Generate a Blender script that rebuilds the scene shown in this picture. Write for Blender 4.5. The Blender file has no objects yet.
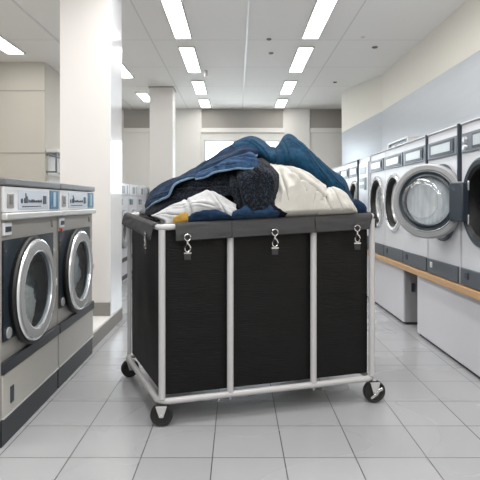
import bpy, bmesh, math, random
from mathutils import Vector, Matrix, noise
random.seed(7)
C = bpy.context.scene.collection
PI = math.pi
F = 540.0
def at(x, y, Y):
    """measured picture point -> point of the room at distance Y from the camera wall"""
    return Vector(((x - 237.0) * Y / F, Y, 1.0 - (y - 202.0) * Y / F))

# ------------------------------------------------------------------ materials
def lin(c):
    return tuple(((v / 255) / 12.92 if v / 255 <= .04045 else ((v / 255 + .055) / 1.055) ** 2.4) for v in c) + (1.0,)
def mat(name, rgb, rough=.5, metal=0.0, var=.06, scale=6.0, bump=0.0, bscale=40.0, coat=0.0, sheen=0.0, spec=.5, stretch=(1, 1, 1), rvar=0.0):
    m = bpy.data.materials.new(name); m.use_nodes = True
    nt = m.node_tree; b = nt.nodes['Principled BSDF']
    tc = nt.nodes.new('ShaderNodeTexCoord'); mp = nt.nodes.new('ShaderNodeMapping')
    mp.inputs['Scale'].default_value = stretch
    nt.links.new(tc.outputs['Object'], mp.inputs['Vector'])
    nz = nt.nodes.new('ShaderNodeTexNoise'); nz.inputs['Scale'].default_value = scale; nz.inputs['Detail'].default_value = 4
    nt.links.new(mp.outputs['Vector'], nz.inputs['Vector'])
    base = lin(rgb)
    mix = nt.nodes.new('ShaderNodeMix'); mix.data_type = 'RGBA'
    mix.inputs[6].default_value = tuple(max(0, c * (1 - var)) for c in base[:3]) + (1,)
    mix.inputs[7].default_value = tuple(min(1, c * (1 + var)) for c in base[:3]) + (1,)
    nt.links.new(nz.outputs['Fac'], mix.inputs[0]); nt.links.new(mix.outputs[2], b.inputs['Base Color'])
    b.inputs['Roughness'].default_value = rough; b.inputs['Metallic'].default_value = metal
    b.inputs['Coat Weight'].default_value = coat; b.inputs['Coat Roughness'].default_value = .08
    b.inputs['Sheen Weight'].default_value = sheen
    b.inputs['Specular IOR Level'].default_value = spec
    if rvar:
        mr = nt.nodes.new('ShaderNodeMapRange'); mr.inputs[3].default_value = rough - rvar; mr.inputs[4].default_value = rough + rvar
        nt.links.new(nz.outputs['Fac'], mr.inputs[0]); nt.links.new(mr.outputs[0], b.inputs['Roughness'])
    if bump:
        n2 = nt.nodes.new('ShaderNodeTexNoise'); n2.inputs['Scale'].default_value = bscale; n2.inputs['Detail'].default_value = 5
        nt.links.new(mp.outputs['Vector'], n2.inputs['Vector'])
        bp = nt.nodes.new('ShaderNodeBump'); bp.inputs['Strength'].default_value = bump; bp.inputs['Distance'].default_value = .01
        nt.links.new(n2.outputs['Fac'], bp.inputs['Height']); nt.links.new(bp.outputs['Normal'], b.inputs['Normal'])
    return m
def tile_mat(name, c1, c2, grout, bw, bh, off, mortar, rough, metal=0.0, bump=.15, coat=0.0):
    m = bpy.data.materials.new(name); m.use_nodes = True
    nt = m.node_tree; b = nt.nodes['Principled BSDF']
    tc = nt.nodes.new('ShaderNodeTexCoord'); mp = nt.nodes.new('ShaderNodeMapping')
    mp.inputs['Location'].default_value = off
    nt.links.new(tc.outputs['Object'], mp.inputs['Vector'])
    br = nt.nodes.new('ShaderNodeTexBrick'); br.offset = 0.0; br.squash = 1.0
    br.inputs['Scale'].default_value = 1.0; br.inputs['Brick Width'].default_value = bw; br.inputs['Row Height'].default_value = bh
    br.inputs['Mortar Size'].default_value = mortar; br.inputs['Mortar Smooth'].default_value = .3
    br.inputs['Color1'].default_value = lin(c1); br.inputs['Color2'].default_value = lin(c2); br.inputs['Mortar'].default_value = lin(grout)
    nt.links.new(mp.outputs['Vector'], br.inputs['Vector'])
    nz = nt.nodes.new('ShaderNodeTexNoise'); nz.inputs['Scale'].default_value = 1.2; nz.inputs['Detail'].default_value = 1
    nt.links.new(mp.outputs['Vector'], nz.inputs['Vector'])
    mx = nt.nodes.new('ShaderNodeMix'); mx.data_type = 'RGBA'; mx.blend_type = 'SOFT_LIGHT'; mx.inputs[0].default_value = .10
    nt.links.new(br.outputs['Color'], mx.inputs[6]); nt.links.new(nz.outputs['Fac'], mx.inputs[7])
    nt.links.new(mx.outputs[2], b.inputs['Base Color'])
    mr = nt.nodes.new('ShaderNodeMapRange'); mr.inputs[3].default_value = rough - .02; mr.inputs[4].default_value = rough + .03
    nt.links.new(nz.outputs['Fac'], mr.inputs[0]); nt.links.new(mr.outputs[0], b.inputs['Roughness'])
    b.inputs['Coat Weight'].default_value = coat
    bp = nt.nodes.new('ShaderNodeBump'); bp.inputs['Strength'].default_value = bump; bp.inputs['Distance'].default_value = .004; bp.invert = True
    nt.links.new(br.outputs['Fac'], bp.inputs['Height']); nt.links.new(bp.outputs['Normal'], b.inputs['Normal'])
    return m
def cloth_mat(name, dark, light, scale, thr=(.35, .7), rough=.95, sheen=.03, bump=.5, bscale=220.0, weave=False):
    m = bpy.data.materials.new(name); m.use_nodes = True
    nt = m.node_tree; b = nt.nodes['Principled BSDF']
    tc = nt.nodes.new('ShaderNodeTexCoord')
    nz = nt.nodes.new('ShaderNodeTexNoise'); nz.inputs['Scale'].default_value = scale; nz.inputs['Detail'].default_value = 8; nz.inputs['Roughness'].default_value = .7
    nt.links.new(tc.outputs['Object'], nz.inputs['Vector'])
    cr = nt.nodes.new('ShaderNodeValToRGB'); cr.color_ramp.elements[0].position = thr[0]; cr.color_ramp.elements[1].position = thr[1]
    cr.color_ramp.elements[0].color = lin(dark); cr.color_ramp.elements[1].color = lin(light)
    nt.links.new(nz.outputs['Fac'], cr.inputs['Fac']); nt.links.new(cr.outputs['Color'], b.inputs['Base Color'])
    b.inputs['Roughness'].default_value = rough; b.inputs['Sheen Weight'].default_value = sheen; b.inputs['Specular IOR Level'].default_value = .2
    n2 = nt.nodes.new('ShaderNodeTexNoise'); n2.inputs['Scale'].default_value = bscale; n2.inputs['Detail'].default_value = 3
    nt.links.new(tc.outputs['Object'], n2.inputs['Vector'])
    bp = nt.nodes.new('ShaderNodeBump'); bp.inputs['Strength'].default_value = bump; bp.inputs['Distance'].default_value = .004
    nt.links.new(n2.outputs['Fac'], bp.inputs['Height']); nt.links.new(bp.outputs['Normal'], b.inputs['Normal'])
    return m
def emis(name, rgb, s):
    m = bpy.data.materials.new(name); m.use_nodes = True
    b = m.node_tree.nodes['Principled BSDF']
    b.inputs['Base Color'].default_value = (.9, .9, .9, 1)
    b.inputs['Emission Color'].default_value = lin(rgb); b.inputs['Emission Strength'].default_value = s
    return m
def glass_mat(name, tint=(235, 240, 242), refl=.12, rough=.02, ior=1.5):
    m = bpy.data.materials.new(name); m.use_nodes = True
    nt = m.node_tree; nt.nodes.remove(nt.nodes['Principled BSDF'])
    out = nt.nodes['Material Output']
    tr = nt.nodes.new('ShaderNodeBsdfTransparent'); tr.inputs[0].default_value = lin(tint)
    gl = nt.nodes.new('ShaderNodeBsdfGlossy'); gl.inputs['Roughness'].default_value = rough
    lw = nt.nodes.new('ShaderNodeLayerWeight'); lw.inputs['Blend'].default_value = .5
    pw = nt.nodes.new('ShaderNodeMath'); pw.operation = 'POWER'; pw.inputs[1].default_value = 4.0
    mu = nt.nodes.new('ShaderNodeMath'); mu.operation = 'MULTIPLY'; mu.inputs[1].default_value = ior - 1
    ad = nt.nodes.new('ShaderNodeMath'); ad.operation = 'ADD'; ad.inputs[1].default_value = refl; ad.use_clamp = True
    nt.links.new(lw.outputs['Facing'], pw.inputs[0]); nt.links.new(pw.outputs[0], mu.inputs[0]); nt.links.new(mu.outputs[0], ad.inputs[0])
    mx = nt.nodes.new('ShaderNodeMixShader')
    nt.links.new(ad.outputs[0], mx.inputs[0]); nt.links.new(tr.outputs[0], mx.inputs[1]); nt.links.new(gl.outputs[0], mx.inputs[2])
    nt.links.new(mx.outputs[0], out.inputs['Surface'])
    return m

M = {}
M['floor'] = tile_mat('floor_tiles', (156, 157, 160), (163, 164, 167), (88, 88, 90), .28, .30, (.096 + .28 * 20, -2.112 + .30 * 20, 0), .0026, .27, bump=.3)
M['ceiling'] = tile_mat('ceiling_panels', (243, 241, 238), (246, 244, 241), (220, 218, 215), 1.05, 1.2, (-.1 + 1.05 * 10, 12.0, 0), .008, .7, bump=.1)
M['wall'] = mat('painted_wall', (240, 238, 234), .6, var=.02, scale=1.5, bump=.03)
M['wall_beige'] = mat('beige_wall', (232, 229, 220), .6, var=.02, scale=1.5)
M['wall_block'] = mat('block_wall', (212, 208, 199), .6, var=.02, scale=1.5)
M['recess'] = mat('grey_beige_panel', (172, 168, 162), .6, var=.03)
M['band'] = mat('brushed_grey_panel', (182, 187, 194), .34, metal=.25, var=.08, scale=3, stretch=(1, .6, 6), rvar=.08)
M['pillar'] = mat('pillar_paint', (228, 225, 223), .5, var=.02, scale=2)
M['pillar_gloss'] = mat('pillar_gloss', (226, 229, 234), .12, coat=1.0, var=.02)
M['base'] = mat('grey_baseboard', (139, 137, 133), .55, var=.08, scale=20)
M['ledge'] = mat('white_ledge', (224, 223, 221), .4, var=.02)
M['frame_white'] = mat('white_powder_coat', (184, 184, 186), .28, var=.03, scale=12)
M['bag'] = mat('black_bag_fabric', (6, 6, 7), .5, var=.25, scale=9, bump=.25, bscale=60, stretch=(.25, .25, 4), spec=.25)
M['flap'] = mat('charcoal_flap_fabric', (48, 48, 50), .7, var=.12, scale=30, bump=.3, bscale=300)
M['chrome'] = mat('chrome', (205, 205, 207), .2, metal=1.0, var=.05)
M['strap'] = mat('black_webbing', (44, 44, 46), .7, var=.2, scale=80)
M['tyre'] = mat('black_rubber', (24, 24, 25), .45, var=.2, scale=20)
M['hub'] = mat('dark_hub', (40, 40, 41), .4, var=.1)
M['steel'] = mat('warm_steel', (163, 161, 157), .42, metal=.35, var=.06, scale=14, stretch=(1, 1, 8))
M['steel_pale'] = mat('pale_warm_steel', (184, 182, 177), .45, metal=.1, var=.05, scale=14, stretch=(1, 1, 8))
M['steel_light'] = mat('light_steel', (205, 206, 207), .3, metal=.4, var=.05, scale=14)
M['cap'] = mat('grey_lid', (112, 113, 117), .4, metal=.3, var=.06)
M['panel_white'] = mat('panel_white', (214, 217, 221), .35, var=.03)
M['panel_blue'] = mat('pale_blue_plate', (186, 194, 206), .3, var=.04)
M['label_blue'] = mat('blue_label', (52, 98, 130), .35, var=.25, scale=25)
M['label_pale'] = mat('label_print', (150, 182, 200), .4, var=.05)
M['ink'] = mat('dark_ink', (44, 52, 64), .4, var=.1)
M['plate_dark'] = mat('slate_plate', (38, 48, 56), .4, var=.12, scale=5)
M['kick'] = mat('dark_kick', (36, 40, 46), .45, var=.1)
M['black'] = mat('black_plastic', (14, 15, 17), .4, var=.1)
M['gasket'] = mat('black_gasket', (12, 13, 15), .5, var=.2)
M['ring'] = mat('silver_door_ring', (158, 159, 162), .5, metal=.25, var=.05)
M['ring_bright'] = mat('bright_bevel', (225, 227, 230), .18, metal=.7, var=.03)
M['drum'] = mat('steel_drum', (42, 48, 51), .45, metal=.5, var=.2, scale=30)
M['drum_reflections'] = mat('pale_drum_painted_reflections', (226, 228, 230), .3, metal=.0, var=.45, scale=9, stretch=(5, 1, 1))  # pale drum with dark reflection streaks painted into its colour
M['washer_white'] = mat('washer_white', (204, 206, 212), .35, var=.02)
M['washer_grey'] = mat('panel_grey', (104, 112, 121), .35, metal=.3, var=.15, scale=10)
M['screen'] = mat('pale_screen', (176, 184, 191), .2, var=.06, scale=15)
M['screen_teal'] = mat('teal_screen', (74, 110, 124), .25, var=.1)
M['drawer_dark'] = mat('dark_drawer', (72, 79, 87), .4, var=.08)
M['bracket'] = mat('hinge_bracket', (48, 57, 66), .4, var=.08)
M['wood'] = mat('light_wood', (188, 150, 108), .45, var=.16, scale=8, stretch=(6, .6, 6))
M['cab'] = mat('cabinet_white', (202, 203, 209), .4, var=.015)
M['cab_grey'] = mat('cabinet_end', (152, 154, 158), .45, var=.04)
M['toe'] = mat('toe_kick', (38, 40, 42), .6)
M['glass'] = glass_mat('door_glass', (214, 222, 226), .02, ior=1.35)
M['bowl'] = glass_mat('bowl_glass', (240, 243, 245), .10, .03, 1.6)
M['pane'] = glass_mat('window_glass', (240, 244, 246), .0, .02, 1.3)
M['lamp'] = emis('lamp_diffuser', (255, 253, 248), 14.0)
M['orange'] = mat('orange_button', (214, 88, 40), .35)
M['spot'] = mat('downlight_dark', (92, 88, 84), .5)
M['denim'] = cloth_mat('blue_denim', (5, 16, 32), (30, 58, 90), 22, (.3, .75), bump=.6, bscale=400)
M['denim_light'] = cloth_mat('light_denim', (13, 31, 54), (52, 84, 120), 30, (.3, .75), bump=.6, bscale=400)
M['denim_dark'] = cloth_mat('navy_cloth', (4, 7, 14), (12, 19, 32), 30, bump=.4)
M['teal'] = cloth_mat('teal_towel', (3, 30, 50), (17, 68, 98), 26, (.3, .72), sheen=.04, bump=.7, bscale=260)
M['charcoal'] = cloth_mat('charcoal_terry', (5, 8, 15), (70, 84, 102), 120, (.48, .82), sheen=.06, bump=1.0, bscale=170)
M['white_cloth'] = cloth_mat('white_cloth', (186, 184, 178), (200, 198, 193), 14, sheen=.15, bump=.3, bscale=500)
M['white_grey'] = cloth_mat('grey_white_cloth', (172, 174, 177), (198, 199, 201), 18, sheen=.2, bump=.4, bscale=350)
M['slate_cloth'] = cloth_mat('slate_cloth', (52, 66, 68), (112, 128, 130), 16)
M['yellow'] = cloth_mat('yellow_cloth', (146, 112, 44), (180, 144, 68), 30, sheen=.2)
M['seam'] = cloth_mat('pale_seam', (84, 108, 134), (124, 148, 170), 60, sheen=.2)

# ------------------------------------------------------------------ mesh helpers
class MB:
    def __init__(s): s.bm = bmesh.new()
    def box(s, x0, x1, y0, y1, z0, z1, mtx=None):
        vs = [s.bm.verts.new(Vector(p)) for p in ((x0,y0,z0),(x1,y0,z0),(x1,y1,z0),(x0,y1,z0),(x0,y0,z1),(x1,y0,z1),(x1,y1,z1),(x0,y1,z1))]
        if mtx:
            for v in vs: v.co = mtx @ v.co
        for f in ((3,2,1,0),(4,5,6,7),(0,1,5,4),(1,2,6,5),(2,3,7,6),(3,0,4,7)):
            s.bm.faces.new([vs[i] for i in f])
        return s
    def lathe(s, prof, cx=0, cz=0, n=56, closed=False, cap0=False, cap1=False, mtx=None):
        """profile of (radius, y) turned about the y axis through (cx, cz)"""
        rings = []
        for r, y in prof:
            ring = []
            for i in range(n):
                a = 2 * PI * i / n
                p = Vector((cx + r * math.cos(a), y, cz + r * math.sin(a)))
                ring.append(s.bm.verts.new(mtx @ p if mtx else p))
            rings.append(ring)
        k = len(rings)
        for j in range(k if closed else k - 1):
            a, b = rings[j], rings[(j + 1) % k]
            for i in range(n):
                s.bm.faces.new((a[i], a[(i+1) % n], b[(i+1) % n], b[i]))
        if cap0: s.bm.faces.new(list(reversed(rings[0])))
        if cap1: s.bm.faces.new(rings[-1])
        return s
    def tube(s, pts, r, n=14, cap=True):
        pts = [Vector(p) for p in pts]; rings = []
        for i, p in enumerate(pts):
            d = (pts[min(i+1, len(pts)-1)] - pts[max(i-1, 0)]).normalized()
            up = Vector((0,0,1)) if abs(d.z) < .95 else Vector((1,0,0))
            a = d.cross(up).normalized(); b = d.cross(a).normalized()
            rings.append([s.bm.verts.new(p + r * (math.cos(2*PI*k/n) * a + math.sin(2*PI*k/n) * b)) for k in range(n)])
        for j in range(len(rings) - 1):
            for k in range(n):
                s.bm.faces.new((rings[j][k], rings[j][(k+1) % n], rings[j+1][(k+1) % n], rings[j+1][k]))
        if cap:
            s.bm.faces.new(list(reversed(rings[0]))); s.bm.faces.new(rings[-1])
        return s
    def prism(s, poly, y0, y1, mtx=None):
        a = [s.bm.verts.new(Vector((x, y0, z))) for x, z in poly]; b = [s.bm.verts.new(Vector((x, y1, z))) for x, z in poly]
        if mtx:
            for v in a + b: v.co = mtx @ v.co
        n = len(poly)
        s.bm.faces.new(a); s.bm.faces.new(list(reversed(b)))
        for i in range(n): s.bm.faces.new((a[i], b[i], b[(i+1) % n], a[(i+1) % n]))
        return s
    def holed(s, x0, x1, z0, z1, y, cx, cz, r, n=64):
        """front sheet with a round opening"""
        ang = sorted(set([2*PI*i/n for i in range(n)] + [math.atan2(zz - cz, xx - cx) % (2*PI) for xx in (x0, x1) for zz in (z0, z1)]))
        inn, out = [], []
        for a in ang:
            c, t = math.cos(a), math.sin(a)
            k = min([((x1 if c > 0 else x0) - cx) / c if abs(c) > 1e-9 else 1e9, ((z1 if t > 0 else z0) - cz) / t if abs(t) > 1e-9 else 1e9])
            inn.append(s.bm.verts.new((cx + r*c, y, cz + r*t))); out.append(s.bm.verts.new((cx + k*c, y, cz + k*t)))
        m = len(ang)
        for i in range(m): s.bm.faces.new((inn[i], inn[(i+1) % m], out[(i+1) % m], out[i]))
        return s
    def open_box(s, x0, x1, y0, y1, z0, z1):
        vs = [s.bm.verts.new(p) for p in ((x0,y0,z0),(x1,y0,z0),(x1,y1,z0),(x0,y1,z0),(x0,y0,z1),(x1,y0,z1),(x1,y1,z1),(x0,y1,z1))]
        for f in ((3,2,1,0),(4,5,6,7),(1,2,6,5),(2,3,7,6),(3,0,4,7)): s.bm.faces.new([vs[i] for i in f])
        return s
    def grid(s, fn, nu, nv, wrap=False):
        g = [[s.bm.verts.new(fn(i / (nu if wrap else nu - 1), j / (nv - 1))) for i in range(nu)] for j in range(nv)]
        for j in range(nv - 1):
            for i in range(nu if wrap else nu - 1):
                s.bm.faces.new((g[j][i], g[j][(i+1) % nu], g[j+1][(i+1) % nu], g[j+1][i]))
        return g
    def build(s, name, m, parent=None, bevel=0.0, smooth=35, loc=None, world=None, normals=True):
        if normals: bmesh.ops.recalc_face_normals(s.bm, faces=s.bm.faces[:])
        me = bpy.data.meshes.new(name)
        if loc is not None:
            for v in s.bm.verts: v.co -= Vector(loc)
        s.bm.to_mesh(me); s.bm.free()
        me.materials.append(m)
        for p in me.polygons: p.use_smooth = smooth > 0
        if 0 < smooth < 170: me.set_sharp_from_angle(angle=math.radians(smooth))
        o = bpy.data.objects.new(name, me); C.objects.link(o)
        if loc is not None: o.location = loc
        if parent is not None:
            o.parent = parent
            if world is not None: o.matrix_parent_inverse = Matrix.Translation(-Vector(world))
        if bevel:
            b = o.modifiers.new('bevel', 'BEVEL'); b.width = bevel; b.segments = 2; b.limit_method = 'ANGLE'; b.angle_limit = math.radians(40)
        return o
def tag(o, label=None, cat=None, group=None, kind=None):
    if label: o['label'] = label
    if cat: o['category'] = cat
    if group: o['group'] = group
    if kind: o['kind'] = kind
    return o
def thing(name, label, cat, loc, rz=0, group=None):
    o = bpy.data.objects.new(name, None); C.objects.link(o); o.empty_display_size = .1
    o.location = loc; o.rotation_euler = (0, 0, rz)
    return tag(o, label, cat, group)
def struct(name, mb, m, label=None, bevel=0, parent=None):
    o = mb.build(name, m, parent, bevel)
    if parent is None: tag(o, label, None, None, 'structure')
    return o

# ------------------------------------------------------------------ the room
CZ = 2.8
XL, XR, YF, YB = -3.6, 2.05, 10.45, -2.6
def ntag(o, label, cat): return tag(o, label, cat)
ntag(struct('floor', MB().box(XL - .1, 3.1, YB - .1, YF + .3, -.1, 0), M['floor']), 'pale grey square floor tiles across the whole laundry room', 'floor')
ntag(struct('ceiling', MB().box(XL - .1, 3.1, YB - .1, YF + .3, CZ, CZ + .1), M['ceiling']), 'white panelled ceiling over the laundry room', 'ceiling')
ntag(struct('wall_back', MB().box(XL, 3.1, YB - .1, YB, 0, CZ), M['wall']), 'white wall behind the viewer closing the room', 'wall')
# left: deep side of the room and the projecting block at the far end
ntag(struct('wall_left', MB().box(XL - .1, XL, YB, YF, 0, CZ), M['wall_beige']), 'white side wall far beyond the steel washers', 'wall')
blk = struct('wall_block_left', MB().box(XL, -2.47, 6.94, YF, 0, CZ), M['wall_block'], bevel=.004)
ntag(blk, 'beige panelled wall block behind the two steel washers', 'wall')
for z in (1.63, 2.43):
    struct('panel_joint', MB().box(XL, -2.468, 6.934, 6.95, z - .006, z + .006), M['recess'], parent=blk)
# far wall, made of piers round real openings
w1 = (-.64, .83, 1.15, 2.2); w2 = (-1.64, -1.19, 1.15, 2.2)
fw = MB()
fw.box(XL, w2[0], YF, YF + .2, 0, CZ).box(w2[1], w1[0], YF, YF + .2, 0, CZ).box(w1[1], 3.1, YF, YF + .2, 0, CZ)
for w in (w1, w2):
    fw.box(w[0], w[1], YF, YF + .2, 0, w[2]).box(w[0], w[1], YF, YF + .2, w[3], CZ)
far = struct('wall_far', fw, M['wall'], bevel=0)
ntag(far, 'white far end wall with a bright window and grey upper panels', 'wall')
for x0, x1 in ((-2.19, -1.3), (-.68, .89), (1.42, 2.4)):
    struct('upper_panel', MB().box(x0, x1, YF - .012, YF + .01, 2.43, 2.79), M['recess'], parent=far)
for x0, x1 in ((-1.28, -.7), (.91, 1.4)):
    struct('pilaster', MB().box(x0, x1, YF - .05, YF + .01, 0, CZ), M['wall'], parent=far, bevel=.006)
struct('beam', MB().box(-2.2, 2.4, YF - .035, YF + .01, 2.34, 2.43), M['wall'], parent=far, bevel=.006)
for i, w in enumerate((w1, w2)):
    fr = MB(); t = .035; y0, y1 = YF - .01, YF + .08
    fr.box(w[0], w[0] + t, y0, y1, w[2], w[3]).box(w[1] - t, w[1], y0, y1, w[2], w[3])
    fr.box(w[0] + t, w[1] - t, y0, y1, w[2], w[2] + t).box(w[0] + t, w[1] - t, y0, y1, w[3] - t, w[3])
    if i == 0: fr.box(.04, .085, y0, y1, w[2] + t, w[3] - t)
    wo = struct('window_%d' % (i + 1), fr, M['steel_light'], bevel=.003)
    ntag(wo, ['wide bright window in the far wall above the laundry', 'narrow window sliver beside the far pillar'][i], 'window')
    struct('pane', MB().box(w[0] + t, w[1] - t, YF + .03, YF + .036, w[2] + t, w[3] - t), M['pane'], parent=wo)
# right wall with grey band and stepped soffit
rw = struct('wall_right', MB().box(XR, XR + .12, YB, 10.06, 0, CZ), M['wall_beige'])
ntag(rw, 'beige right wall above the row of white washers', 'wall')
struct('grey_band', MB().box(XR - .012, XR + .01, YB, 10.05, 1.76, 2.275), M['band'], parent=rw)
struct('grey_band', MB().box(XR - .010, XR + .01, 4.2, 10.05, 1.40, 1.765), M['band'], parent=rw)
def slant(e0, z0a, z0b, z1a, z1b):
    """oblique wall piece running from the long wall to the alcove edge"""
    m = MB(); a, b = Vector((XR, 7.6)), Vector((1.72, 8.75)); n = Vector((-.961, -.276)) * e0
    lo = [m.bm.verts.new(p) for p in ((a.x + n.x, a.y + n.y, z0a), (b.x + n.x, b.y + n.y, z0b), (b.x, b.y + .12, z0b), (XR, 8.75, z0a))]
    hi = [m.bm.verts.new(p) for p in ((a.x + n.x, a.y + n.y, z1a), (b.x + n.x, b.y + n.y, z1b), (b.x, b.y + .12, z1b), (XR, 8.75, z1a))]
    m.bm.faces.new(lo); m.bm.faces.new(hi)
    for i in range(4): m.bm.faces.new((lo[i], lo[(i+1) % 4], hi[(i+1) % 4], hi[i]))
    return m
struct('oblique_wall', slant(0, 1.55, 1.55, CZ, CZ), M['wall_beige'], parent=rw)
struct('grey_band', slant(.011, 1.545, 1.545, 2.275, 2.13), M['band'], parent=rw)
ntag(struct('wall_recess', MB().box(3.0, 3.1, 9.9, YF, 0, CZ), M['wall']), 'white end of the far alcove behind the right wall', 'wall')
ntag(struct('wall_return', MB().box(XR + .12, 3.1, 9.9, 10.05, 0, CZ), M['wall']), 'white return wall of the far alcove', 'wall')
# pillars and ledge
pl = struct('pillar_near', MB().box(-1.385, -.99, 4.22, 4.62, 0, CZ), M['pillar'], bevel=.003)
ntag(pl, 'large white square pillar beside the left steel washers', 'pillar')
struct('gloss_side', MB().box(-.992, -.985, 4.222, 4.618, .11, CZ), M['pillar_gloss'], parent=pl)
struct('base_strip', MB().box(-1.385, -.99, 4.208, 4.222, .112, .215), M['base'], parent=pl)
lg = struct('ledge_left', MB().box(-1.7, -.985, 3.585, 4.62, 0, .11), M['ledge'], bevel=.002)
ntag(lg, 'low white floor ledge with grey side at the pillar foot', 'ledge')
struct('ledge_face', MB().box(-.987, -.98, 3.585, 4.62, 0, .095), M['base'], parent=lg)
pf = struct('pillar_far', MB().box(-1.36, -1.0, 8.4, 8.76, 0, CZ), M['pillar'], bevel=.003)
ntag(pf, 'slim white far pillar behind the left end of the cart', 'pillar')
struct('pillar_top_shade', MB().box(-1.375, -.985, 8.385, 8.775, 2.78, CZ - .001), M['recess'], parent=pf)  # thin dark strip standing in for the shadow line under the ceiling
# long ceiling trims
for x, lab in ((.105, 'pale ceiling strip running between the two lamp rows'), (-2.0, 'pale ceiling strip above the steel washers')):
    ntag(struct('trim_%d' % (1 if x > 0 else 2), MB().box(x - .012, x + .012, YB, YF, CZ - .006, CZ + .001), M['ledge']), lab, 'ceiling trim')

# ceiling lamps
LN = 0
def lamp(x, y0, y1, w, label, group):
    yc = (y0 + y1) / 2; l = (y1 - y0) / 2
    t = thing('ceiling_light', label, 'ceiling light', (x, yc, CZ), 0, group)
    f = MB(); e = .014; h = w / 2
    f.box(-h - e, -h, -l - e, l + e, -.02, -.0005).box(h, h + e, -l - e, l + e, -.02, -.0005)
    f.box(-h, h, -l - e, -l, -.02, -.0005).box(-h, h, l, l + e, -.02, -.0005)
    f.build('frame', M['ledge'], t, .002)
    MB().box(-h, h, -l, l, -.014, -.002).build('diffuser', M['lamp'], t)
for nm, x in (('left', -.585), ('right', .80)):
    o = ('first', 'second', 'third', 'fourth')
    for k, (a, b) in enumerate(((4.69, 5.89), (6.25, 7.42), (8.0, 8.92), (9.42, 10.2))):
        lamp(x, a, b, .165, '%s long ceiling lamp from the viewer in the %s of the two middle rows' % (o[k], nm), 'ceiling lamps in the middle rows')
lamp(-2.66, 5.4, 6.5, .2, 'long ceiling lamp near the beige wall block, above the steel washers', 'ceiling lamps on the left side')
lamp(-1.57, 7.0, 7.75, .16, 'short ceiling lamp just right of the large near pillar', 'ceiling lamps on the left side')
lamp(-1.57, 8.85, 9.6, .16, 'small far ceiling lamp just before the slim far pillar', 'ceiling lamps on the left side')
# small ceiling fittings
def fitting(name, x, y, r, label, m, drop=.012):
    b = MB().lathe([(r, 0), (r, drop * .6), (r * .8, drop)], n=20, cap0=True, cap1=True, mtx=Matrix.Rotation(-PI / 2, 4, 'X'))
    o = b.build(name, m, loc=(0, 0, 0)); o.location = (x, y, CZ)
    tag(o, label, 'ceiling fitting', 'round ceiling fittings'); return o
fitting('ceiling_sensor', .353, 5.96, .028, 'dark round ceiling disc left of the right lamp row, nearer one of two', M['spot'])
fitting('ceiling_sensor', .41, 6.52, .03, 'dark round ceiling disc left of the right lamp row, farther one of two', M['spot'])
fitting('ceiling_sensor', 1.6, 6.27, .033, 'largest dark round ceiling disc near the right wall', M['spot'])
fitting('ceiling_sensor', 1.374, 5.89, .022, 'pale small ceiling disc near the right wall', M['ledge'])
fitting('ceiling_sensor', 1.47, 8.1, .03, 'dark far ceiling disc near the stepped soffit', M['spot'])
fitting('ceiling_sensor', -.43, 7.4, .026, 'small white fitting hanging beside the second left lamp', M['ledge'], .08)

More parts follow.
